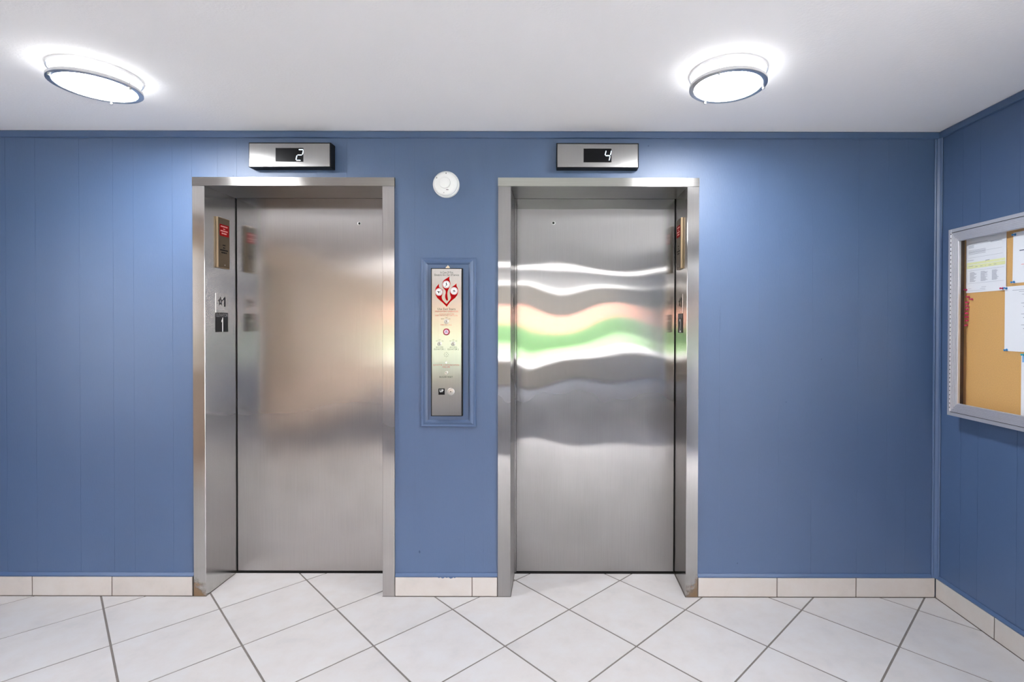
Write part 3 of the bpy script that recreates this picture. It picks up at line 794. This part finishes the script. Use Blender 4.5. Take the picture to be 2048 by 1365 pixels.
ptext('INSERT FIRE KEY AND TURN TO ON', 892.8, 631.4, 44.5, 2.3, M['redtext'])
ptext('RESET', 885.4, 638.1, 6.4, 2.0, M['ink']); ptext('OFF', 892.9, 635.7, 4.6, 1.9, M['ink']); ptext('ON', 899.0, 638.1, 3.2, 2.0, M['ink'])
ptext('FIRE RECALL', 892.6, 650.0, 22.6, 2.6, M['redtext'])
for u0, num in ((879.0, '1'), (906.4, '2')):
    ptext('UP', u0 - 5.4, 682.3, 3.0, 1.8, M['ink']); ptext('OFF', u0, 680.4, 4.2, 1.8, M['ink']); ptext('DN', u0 + 6.2, 682.3, 3.0, 1.8, M['ink'])
    ptext('ACCESS', u0 + 0.2, 694.7, 14.5, 2.8, M['ink']); ptext('ELEVATOR ' + num, u0 + 0.2, 698.8, 22, 3.0, M['ink'])
ptext('ELEVATOR COMMUNICATION', 892.7, 730.4, 51.5, 3.2, M['redtext']); ptext('FAILURE', 892.7, 734.3, 15, 3.2, M['redtext'])
ptext('BUZZER RESET', 892.4, 754.2, 26.6, 3.2, M['ink'])

# flame emblem (outline taken in steps of 1/12.41 photo pixel on the plate)
def fl(pts): return [((850 + a / 12.41 - 893.3) * K, -(530 + b / 12.41 - 536.6) * K) for a, b in pts]
left_f = [(540, 1045), (505, 1005), (450, 950), (380, 890), (310, 825), (270, 760), (250, 690), (255, 620), (275, 560), (310, 515), (340, 485), (350, 470), (352, 500), (345, 530), (360, 560), (400, 590), (440, 620), (450, 660), (445, 710), (425, 760), (415, 800), (425, 850), (460, 900), (505, 945), (540, 972)]
right_f = [(540, 1045), (540, 972), (570, 930), (610, 885), (640, 840), (645, 800), (630, 750), (618, 700), (622, 640), (645, 590), (690, 540), (740, 500), (785, 458), (782, 500), (790, 540), (815, 580), (828, 640), (820, 700), (795, 760), (755, 815), (690, 865), (630, 920), (580, 985)]
mid_f = [(545, 893), (515, 850), (500, 800), (502, 750), (515, 700), (515, 650), (490, 610), (450, 570), (428, 510), (432, 450), (455, 400), (500, 360), (555, 325), (610, 288), (605, 330), (605, 365), (620, 410), (632, 470), (620, 540), (590, 600), (565, 650), (555, 710), (560, 780), (570, 850), (568, 885)]
org = (-0.5525, PY, 1.6793)
fe = []
for pts in (left_f, right_f, mid_f):
    fe.append(parented(poly_plate('flame', fl(pts), org, (1, 0, 0), (0, 0, 1), (0, -1, 0), 0.0006, M['red']), panel))
for (a, b), f in (((350, 675), fe[0]), ((722, 648), fe[1]), ((530, 488), fe[2])):
    p = pm(850 + a / 12.41, 530 + b / 12.41)
    latheo('icon_disc', p, NY, [(0.0186, 0.0004), (0.0186, 0.0009), (0, 0.0009)], M['icon'], panel, 28).matrix_parent_inverse = Matrix.Translation(panel.location).inverted()
    bm = bmesh.new(); lathe(bm, p, NY, [(0.0165, 0.0009), (0.0165, 0.0012), (0.0152, 0.0012), (0.0152, 0.0009)], 28)
    parented(finish('icon_ring', bm, M['greytext']), panel)
def glyph(a, b, polys, sc=1.0):
    p = pm(850 + a / 12.41, 530 + b / 12.41)
    for pts in polys:
        parented(poly_plate('pictogram', [(x_ * K * sc, y_ * K * sc) for x_, y_ in pts], p + NY * 0.0009, (1, 0, 0), (0, 0, 1), (0, -1, 0), 0.0004, M['ink']), panel)
def blob(x_, y_, r): return [(x_ + r * math.cos(k * 0.785), y_ + r * math.sin(k * 0.785)) for k in range(8)]
glyph(530, 488, [blob(0.1, 3.2, 0.9), [(-0.9, 2.2), (0.9, 2.2), (1.3, 0.2), (2.0, -1.2), (1.2, -1.8), (0.2, -0.4), (-0.8, 0.0)], [(1.2, -1.4), (0.6, -2.4), (-2.2, -4.2), (-2.6, -3.6), (-0.2, -1.8), (0.6, -1.0)]])
glyph(350, 675, [[(-4.2, 1.4), (-1.5, 1.8), (0.8, 0.8), (0.4, -1.0), (-1.6, -1.2), (-1.8, 0.2), (-4.0, 0.8)], [(0.8, 0.9), (3.6, 2.8), (4.0, 2.2), (1.4, 0.0)], [(-1.4, -1.0), (0.2, -0.8), (-0.2, -3.0), (-0.8, -3.0)], [(1.6, -1.6), (3.8, -0.6), (3.8, -1.4), (2.2, -2.4)]])
glyph(722, 648, [[(-3.6, 2.4), (-2.8, 2.4), (-0.6, 0.2), (-1.2, -0.2)], blob(0.2, 1.4, 0.9), [(-0.6, 0.6), (1.0, 0.6), (1.0, -1.2), (0.2, -3.2), (-0.6, -3.2)], [(2.0, 1.4), (2.6, 1.4), (3.2, -2.8), (2.4, -2.8)], [(-3.4, -0.6), (-2.8, -0.6), (-2.2, -3.0), (-3.0, -3.0)]])
def key_switch(u, w, r, ang):
    p = pm(u, w)
    k = parented(latheo('key_switch', p, NY, [(r, 0), (r, 0.0025), (r * .85, 0.0038), (r * .55, 0.0038), (r * .5, 0.003), (0, 0.003)], M['chrome'], None, 28), panel)
    ca, sa = math.cos(ang), math.sin(ang)
    pts = [(-.12 * r, -.45 * r), (.12 * r, -.45 * r), (.12 * r, .45 * r), (-.12 * r, .45 * r)]
    parented(poly_plate('key_slot', [(a * ca - b * sa, a * sa + b * ca) for a, b in pts], p + NY * 0.0030, (1, 0, 0), (0, 0, 1), (0, -1, 0), 0.0003, M['hole']), panel)
key_switch(893.1, 643.0, 0.0122, 0.2); key_switch(879.0, 687.6, 0.0110, 0.6); key_switch(906.4, 687.6, 0.0110, 0.6); key_switch(892.8, 746.2, 0.0092, 0.7)
p = pm(893.1, 664.0)
b_ = parented(latheo('fire_lamp', p, NY, [(0.0175, 0), (0.0172, 0.0035), (0.0155, 0.005), (0.0118, 0.005), (0.0114, 0.004)], M['ring_red'], None, 32), panel)
parented(latheo('lamp_lens', p, NY, [(0.0115, 0.001), (0.0115, 0.0042), (0.008, 0.0050), (0, 0.0052)], M['lens'], None, 28), panel)
hat = [(-0.0085, -0.004), (0.0085, -0.004), (0.0085, -0.002), (0.0055, -0.001), (0.004, 0.005), (0.0, 0.0075), (-0.004, 0.005), (-0.0055, -0.001), (-0.0085, -0.002)]
parented(poly_plate('hat_symbol', hat, p + NY * 0.0052, (1, 0, 0), (0, 0, 1), (0, -1, 0), 0.0003, M['print']), panel)
pc = pm(892.7, 709.6)
for k in range(9):
    q = pc if k == 8 else pc + V((math.cos(k * math.pi / 4) * 0.0105, 0, math.sin(k * math.pi / 4) * 0.0105))
    parented(latheo('speaker_hole', q, NY, [(0.0018, -0.0005), (0.0018, 0.0003), (0, 0.0003)], M['hole'], None, 10), panel)
parented(latheo('indicator_lamp', pm(892.5, 725.6), NY, [(0.0042, 0), (0.0042, 0.001), (0.003, 0.0024), (0, 0.003)], M['led'], None, 16), panel)
a = pm(877.1, 789.9); b = pm(889.6, 777.4)
up_ = parented(boxo('up_plate', (a.x, b.x, PY - 0.0012, PY, a.z, b.z), M['black'], None, 0.0003), panel)
text('UP', pm(883.4, 782.0, 0.0012), 0.0185, 0.0135, RR, ZU, NY, M['whiteink'], panel)
p = pm(902.0, 783.6)
parented(latheo('call_button', p, NY, [(0.0180, 0), (0.0178, 0.003), (0.0160, 0.0045), (0.0142, 0.0045), (0.0138, 0.003), (0.0132, 0.003), (0.0130, 0.0048), (0.010, 0.0054), (0, 0.0056)], M['chrome'], None, 32), panel)
parented(latheo('button_dot', p, NY, [(0.0028, 0.005), (0.0028, 0.0060), (0, 0.0060)], M['hole'], None, 12), panel)

# ================================================================== NOTICE CABINET
BX = 1.877      # front face
by0, by1 = -1.28, -0.165
bz0, bz1 = 0.966, 1.850
cab = empty('notice_cabinet', (RX, (by0 + by1) / 2, bz0)); tag(cab, 'aluminium framed glazed notice cabinet with cork back on blue wall', 'notice board')
w = 0.016
for nm, dims in (('side_rail', (BX, RX - 0.0004, by1 - w, by1, bz0, bz1)), ('side_rail', (BX, RX - 0.0004, by0, by0 + w, bz0, bz1)),
                 ('top_rail', (BX, RX - 0.0004, by0 + w, by1 - w, bz1 - w, bz1)), ('bottom_rail', (BX, RX - 0.0004, by0 + w, by1 - w, bz0, bz0 + w))):
    parented(boxo(nm, dims, M['aluminium'], None, 0.0008), cab)
parented(boxo('cork_panel', (1.927, RX - 0.006, by0 + w, by1 - w, bz0 + w, bz1 - w), M['cork']), cab)
for nm, dims in (('liner', (BX + 0.016, 1.9268, by1 - w - 0.019, by1 - w - 0.0003, bz0 + w, bz1 - w)),):
    parented(boxo(nm, dims, M['alu_dark']), cab)
# door leaf: mitred ribbed rails round a pane
gy0, gy1, gz0, gz1 = by0 + w + 0.003, by1 - w - 0.003, bz0 + w + 0.003, bz1 - w - 0.003
rw = 0.044
pane = parented(boxo('glass_pane', (BX + 0.006, BX + 0.009, gy0 + rw - 0.004, gy1 - rw + 0.004, gz0 + rw - 0.004, gz1 - rw + 0.004), M['glass']), cab)
rprof = [(0, -0.012), (0, 0.0)]
for k in range(5):
    d0 = 0.004 + k * 0.0078
    rprof += [(d0, 0.0), (d0 + 0.0008, -0.0012), (d0 + 0.0020, -0.0012), (d0 + 0.0028, 0.0)]
rprof += [(rw - 0.002, 0.0), (rw, -0.002), (rw, -0.012)]
def drail(a, b, inw, du, nm='door_rail'):
    bm = bmesh.new(); A = []; B = []
    for d_, hgt in rprof:
        off = V((-(hgt + 0.001), 0, 0))
        A.append(bm.verts.new(a + inw * d_ + du * d_ + off)); B.append(bm.verts.new(b + inw * d_ - du * d_ + off))
    n = len(rprof)
    for i in range(n): bm.faces.new((A[i], A[(i + 1) % n], B[(i + 1) % n], B[i]))
    bm.faces.new(A); bm.faces.new(B[::-1])
    parented(finish(nm, bm, M['aluminium']), cab)
c00, c01, c10, c11 = V((BX, gy0, gz0)), V((BX, gy0, gz1)), V((BX, gy1, gz0)), V((BX, gy1, gz1))
drail(c01, c11, V((0, 0, -1)), V((0, 1, 0))); drail(c00, c10, V((0, 0, 1)), V((0, 1, 0)))
drail(c10, c11, V((0, -1, 0)), V((0, 0, 1))); drail(c00, c01, V((0, 1, 0)), V((0, 0, 1)))
parented(boxo('gap_shade', (BX + 0.004, BX + 0.008, gy0 - 0.003, gy1 + 0.003, gz1, gz1 + 0.003), M['void']), cab)  # flat black strips paint the shade in the gaps above and below the door
parented(boxo('gap_shade', (BX + 0.004, BX + 0.008, gy0 - 0.003, gy1 + 0.003, gz0 - 0.003, gz0), M['void']), cab)
# piano hinge: alternating knuckles
nk = 42; zz0, zz1 = gz0 + 0.002, gz1 - 0.002
kn = (zz1 - zz0) / nk
pin = parented(latheo('hinge_pin', (BX - 0.0008, gy1 + 0.0025, zz0), (0, 0, 1), [(0, 0), (0.0016, 0), (0.0016, zz1 - zz0), (0, zz1 - zz0)], M['hole'], None, 8), cab)
bm = bmesh.new(); lathe(bm, (0, 0, 0), (0, 0, 1), [(0, 0), (0.0027, 0), (0.0027, kn * 0.72), (0, kn * 0.72)], 10)
kobj = finish('hinge_knuckle', bm, M['aluminium'], None, smooth=True)
for k in range(nk):
    o = kobj if k == 0 else kobj.copy()
    if k: COL.objects.link(o)
    o.location = (BX - 0.0008, gy1 + 0.0025, zz0 + kn * k)
    parented(o, cab)

# ---- sheets pinned to the cork (x just in front of it); right on the page = -y
PXP = 1.9262
def sheet(y0, z0, wd, ht, label, tilt=0.0):
    """y0 = edge nearer the lift wall, z0 = bottom"""
    bm = bmesh.new()
    nseg = 6
    front = []
    for k in range(nseg + 1):
        t = k / nseg
        curl = 0.0010 + 0.0016 * (4 * (t - 0.5) ** 2) ** 2
        front.append([bm.verts.new((PXP - curl, y0 - wd * t - tilt * s_, z0 + ht * s_)) for s_ in (0, 0.25, 0.5, 0.75, 1)])
    back = [[bm.verts.new(v.co + V((0.0003, 0, 0))) for v in row] for row in front]
    for A, B, fl_ in ((front, None, 0), (back, None, 1)):
        for i in range(nseg):
            for j in range(4): bm.faces.new((A[i][j], A[i + 1][j], A[i + 1][j + 1], A[i][j + 1]))
    loop = [r[0] for r in front] + front[-1][1:] + [r[-1] for r in front[::-1]][1:] + front[0][::-1][1:-1]
    lb = [r[0] for r in back] + back[-1][1:] + [r[-1] for r in back[::-1]][1:] + back[0][::-1][1:-1]
    for i in range(len(loop)):
        j = (i + 1) % len(loop); bm.faces.new((loop[i], loop[j], lb[j], lb[i]))
    o = finish('notice_sheet', bm, M['paper'])
    return tag(o, label, 'paper', 'sheets pinned on the cork')
def lines(parent, y0, z0, wd, ht, rows, mat, name='print'):
    """rows: (u0, u1, v, height) in fractions of the sheet, v from the top"""
    bm = bmesh.new()
    for u0, u1, v_, hh in rows:
        n = max(1, int((u1 - u0) / 0.12))
        for k in range(n):
            a = u0 + (u1 - u0) * k / n; b = u0 + (u1 - u0) * (k + 1) / n
            def cx_(t): return PXP - (0.0010 + 0.0016 * (4 * (t - 0.5) ** 2) ** 2) - 0.0004
            vs = [bm.verts.new((cx_(t), y0 - wd * t, z0 + ht * (1 - v2))) for t, v2 in ((a, v_ + hh), (b, v_ + hh), (b, v_), (a, v_))]
            bm.faces.new(vs)
    tag(finish(name, bm, mat, parent), kind='stuff')
S1 = (-0.2136, 1.5455, 0.2125, 0.279)
s1 = sheet(*S1, 'white form with a yellow highlighted band, in the upper cabinet corner by the hinge')
lines(s1, *S1, [(0.02, 0.98, 0.50, 0.035), (0.02, 0.98, 0.545, 0.055)], M['highlighter'], 'highlight_band')
rows = [(0.06, 0.2, 0.22 + 0.016 * k, 0.006) for k in range(3)] + [(0.06, 0.55, 0.18, 0.005), (0.62, 0.88, 0.2, 0.006), (0.62, 0.9, 0.215, 0.006)] + \
       [(0.06, 0.5, 0.30 + 0.02 * k, 0.006) for k in range(4)] + [(0.06, 0.9, 0.33, 0.003), (0.06, 0.92, 0.42, 0.003), (0.04, 0.2, 0.46, 0.006), (0.5, 0.6, 0.49, 0.03), (0.04, 0.2, 0.56, 0.006), (0.2, 0.8, 0.575, 0.006), (0.06, 0.95, 0.635, 0.003)]
for cc in (0.1, 0.38, 0.66):
    rows += [(cc, cc + random.uniform(0.1, 0.18), 0.665 + 0.0125 * k, 0.006) for k in range(13)]
rows += [(0.04, 0.95, 0.845, 0.003), (0.06, 0.14, 0.93, 0.005), (0.4, 0.52, 0.915, 0.005), (0.36, 0.5, 0.94, 0.005), (0.06, 0.5, 0.965, 0.004)]
lines(s1, *S1, rows, M['print'])
S2 = (-0.4565, 1.5712, 0.216, 0.2125)
s2 = sheet(*S2, 'white sheet with blue pins at its corners beside the highlighted form', 0.002)
lines(s2, *S2, [(0.14, 0.28, 0.36, 0.018), (0.30, 0.44, 0.36, 0.018), (0.47, 0.60, 0.36, 0.018), (0.25, 0.45, 0.44, 0.008), (0.48, 0.7, 0.44, 0.008)], M['navy'])
lines(s2, *S2, [(0.18, 0.34, 0.64, 0.012), (0.36, 0.6, 0.62, 0.012)], M['pinktext'], 'red_print')
S3 = (-0.4212, 1.2847, 0.216, 0.2745)
s3 = sheet(*S3, 'plain white notice pinned below the other sheets in the middle of the cork', 0.0)
lines(s3, *S3, [(0.16, 0.9, 0.06, 0.007), (0.3, 0.8, 0.085, 0.007), (0.36, 0.6, 0.13, 0.006)] + [(0.35 + 0.04 * (k % 3), 0.9, 0.26 + 0.055 * k, 0.008) for k in range(9)], M['print'])
S4 = (-0.5009, 0.9962, 0.216, 0.279)
s4 = sheet(*S4, 'leaflet with a blue heading at the bottom edge of the cabinet', 0.0)
lines(s4, *S4, [(0.02, 0.98, 0.02, 0.10)], M['paleblue'], 'blue_heading')
lines(s4, *S4, [(0.0, 1.0, 0.95, 0.05)], M['navy'], 'navy_footer')

# ---- push pins
def pin_mesh(mat, nm):
    bm = bmesh.new()
    lathe(bm, (0, 0, 0), (-1, 0, 0), [(0, 0.0), (0.0048, 0.0), (0.0050, 0.0014), (0.0028, 0.0024), (0.0024, 0.0075), (0.0040, 0.0100), (0.0044, 0.0116), (0.0036, 0.0124), (0, 0.0126)], 14)
    o = finish(nm, bm, mat, None, smooth=True, angle=50)
    return o
def pins(spots, mat, labels, group):
    first = None
    for (y, z), lab in zip(spots, labels):
        if first is None: o = first = pin_mesh(mat, 'push_pin')
        else: o = first.copy(); COL.objects.link(o)
        o.location = (PXP - 0.0035 if True else PXP, y, z)
        o.rotation_euler = (0, random.uniform(-0.25, 0.25), random.uniform(-0.2, 0.2))
        tag(o, lab, 'push pin', group)
pins([(-0.4690, 1.7745), (-0.4655, 1.5765), (-0.4300, 1.5520), (-0.4340, 1.2900)], M['pin_blue'],
     ['blue push pin at the top corner of the sheet beside the highlighted form', 'blue push pin at the bottom corner of the upper sheet', 'blue push pin where the highlighted form meets the notice below',
      'blue push pin at the bottom corner of the plain white notice'], 'blue push pins')
o = pin_mesh(M['pin_teal'], 'push_pin'); o.location = (PXP - 0.0035, -0.5140, 1.2735); tag(o, 'teal push pin on the leaflet with the blue heading', 'push pin')
o = pin_mesh(M['pin_brown'], 'push_pin'); o.location = (PXP - 0.0035, -0.4030, 1.7990); tag(o, 'brown tack at the top of the highlighted form', 'push pin')
o = pin_mesh(M['pin_pink'], 'push_pin'); o.location = (PXP - 0.0035, -0.4120, 1.5535); tag(o, 'magenta push pin beside the blue pin at the form corner', 'push pin')
pk = [(-0.2190, 1.5600), (-0.2330, 1.5266), (-0.2507, 1.5155), (-0.2282, 1.5023), (-0.2285, 1.4840), (-0.2286, 1.4695), (-0.2263, 1.4500), (-0.2279, 1.4340), (-0.2284, 1.4180), (-0.2231, 1.3960)]
lab = ['magenta push pin in the lower corner of the highlighted form', 'uppermost magenta pin of the column below the highlighted form', 'magenta pin set off sideways from the column of pins',
       'second magenta pin of the straight column on the cork', 'third magenta pin of the straight column on the cork', 'fourth magenta pin of the straight column on the cork',
       'fifth magenta pin of the straight column on the cork', 'magenta pin third from the bottom of the column', 'magenta pin second from the bottom of the column', 'lowest magenta pin of the column on the cork']
pins(pk, M['pin_pink'], lab, 'magenta push pins on the cork')

# ================================================================== CEILING LAMPS
def lamp(x, y, label, group):
    root = empty('ceiling_lamp', (x, y, CEIL)); tag(root, label, 'ceiling lamp', group)
    up = (0, 0, -1)
    def part(nm, prof, mat, c=(0, 0, 0), seg=64, ):
        return latheo(nm, c, up, prof, mat, root, seg)
    part('base_pan', [(0, 0.0003), (0.120, 0.0003), (0.120, 0.006), (0, 0.006)], M['white'])
    part('side_glass', [(0.122, 0.006), (0.1275, 0.012), (0.1290, 0.030), (0.1285, 0.052), (0.1262, 0.0550)], M['side_glass'])
    part('diffuser', [(0.1262, 0.0550), (0.124, 0.0565), (0.10, 0.0580), (0, 0.0595)], M['diffuser'])
    part('upper_ring', [(0.1400, 0.001), (0.1455, 0.001), (0.1455, 0.012), (0.1400, 0.012), (0.1400, 0.001)], M['nickel'])
    part('lower_ring', [(0.1295, 0.0545), (0.1445, 0.0445), (0.1455, 0.0450), (0.1460, 0.0555), (0.1445, 0.0568), (0.1285, 0.0580), (0.1275, 0.0570), (0.1295, 0.0545)], M['nickel'])
    for a in (-121, 112, -3):
        ca, sa = math.cos(math.radians(a)) * 0.1375, math.sin(math.radians(a)) * 0.1375
        po = part('post', [(0, 0.0003), (0.0022, 0.0003), (0.0022, 0.058), (0, 0.058)], M['nickel'], (ca, sa, 0), 10)
        latheo('finial', (ca, sa, 0), up, [(0.0042, 0.0565), (0.0050, 0.0580), (0.0050, 0.0640), (0.0040, 0.0660), (0, 0.0665)], M['chrome'], po, 14)
    return root
lamp(-1.812, -0.588, 'round flush ceiling lamp over the lift marked 1, lit white', 'ceiling lamps')
lamp(0.670, -0.604, 'round flush ceiling lamp near the notice cabinet wall, lit white', 'ceiling lamps')
# ---- linear fittings across the lobby behind the viewpoint: the bright bands in the steel
M['tube'] = plain('lit_tube_cover', srgb(255, 255, 255), 0.5, emit=(1.0, 0.985, 0.96, 1), strength=5.0, noise=0.01)
def strip_light(x0, x1, y, label):
    root = empty('strip_light', ((x0 + x1) / 2, y, CEIL)); tag(root, label, 'strip light', 'strip lights of the lobby behind the viewpoint')
    bm = bmesh.new(); box(bm, x0, x1, y - 0.06, y + 0.06, CEIL - 0.03, CEIL - 0.0004, 0.004)
    parented(finish('housing', bm, M['white']), root)
    bm = bmesh.new()
    prism(bm, [(x0 + 0.02, y - 0.045, CEIL - 0.03), (x0 + 0.02, y - 0.038, CEIL - 0.048), (x0 + 0.02, y - 0.015, CEIL - 0.055), (x0 + 0.02, y + 0.015, CEIL - 0.055), (x0 + 0.02, y + 0.038, CEIL - 0.048), (x0 + 0.02, y + 0.045, CEIL - 0.03)], (x1 - x0 - 0.04, 0, 0))
    parented(finish('diffuser', bm, M['tube']), root)
    for xa in (x0, x1 - 0.02):
        parented(boxo('end_cap', (xa, xa + 0.02, y - 0.06, y + 0.06, CEIL - 0.057, CEIL - 0.03), M['white']), root)
for ly, row_, xs_ in ((-5.3, 'row nearer the lifts', (-3.0, -1.4, 0.2, 1.8)), (-8.7, 'row by the window', (-3.0, -1.4, 0.2, 1.8))):
    for k_, where in enumerate(('tan wall end', 'middle', 'far side from the tan wall')):
        strip_light(xs_[k_], xs_[k_ + 1] - 0.01, ly, 'white lobby strip light, %s, %s' % (row_, where))
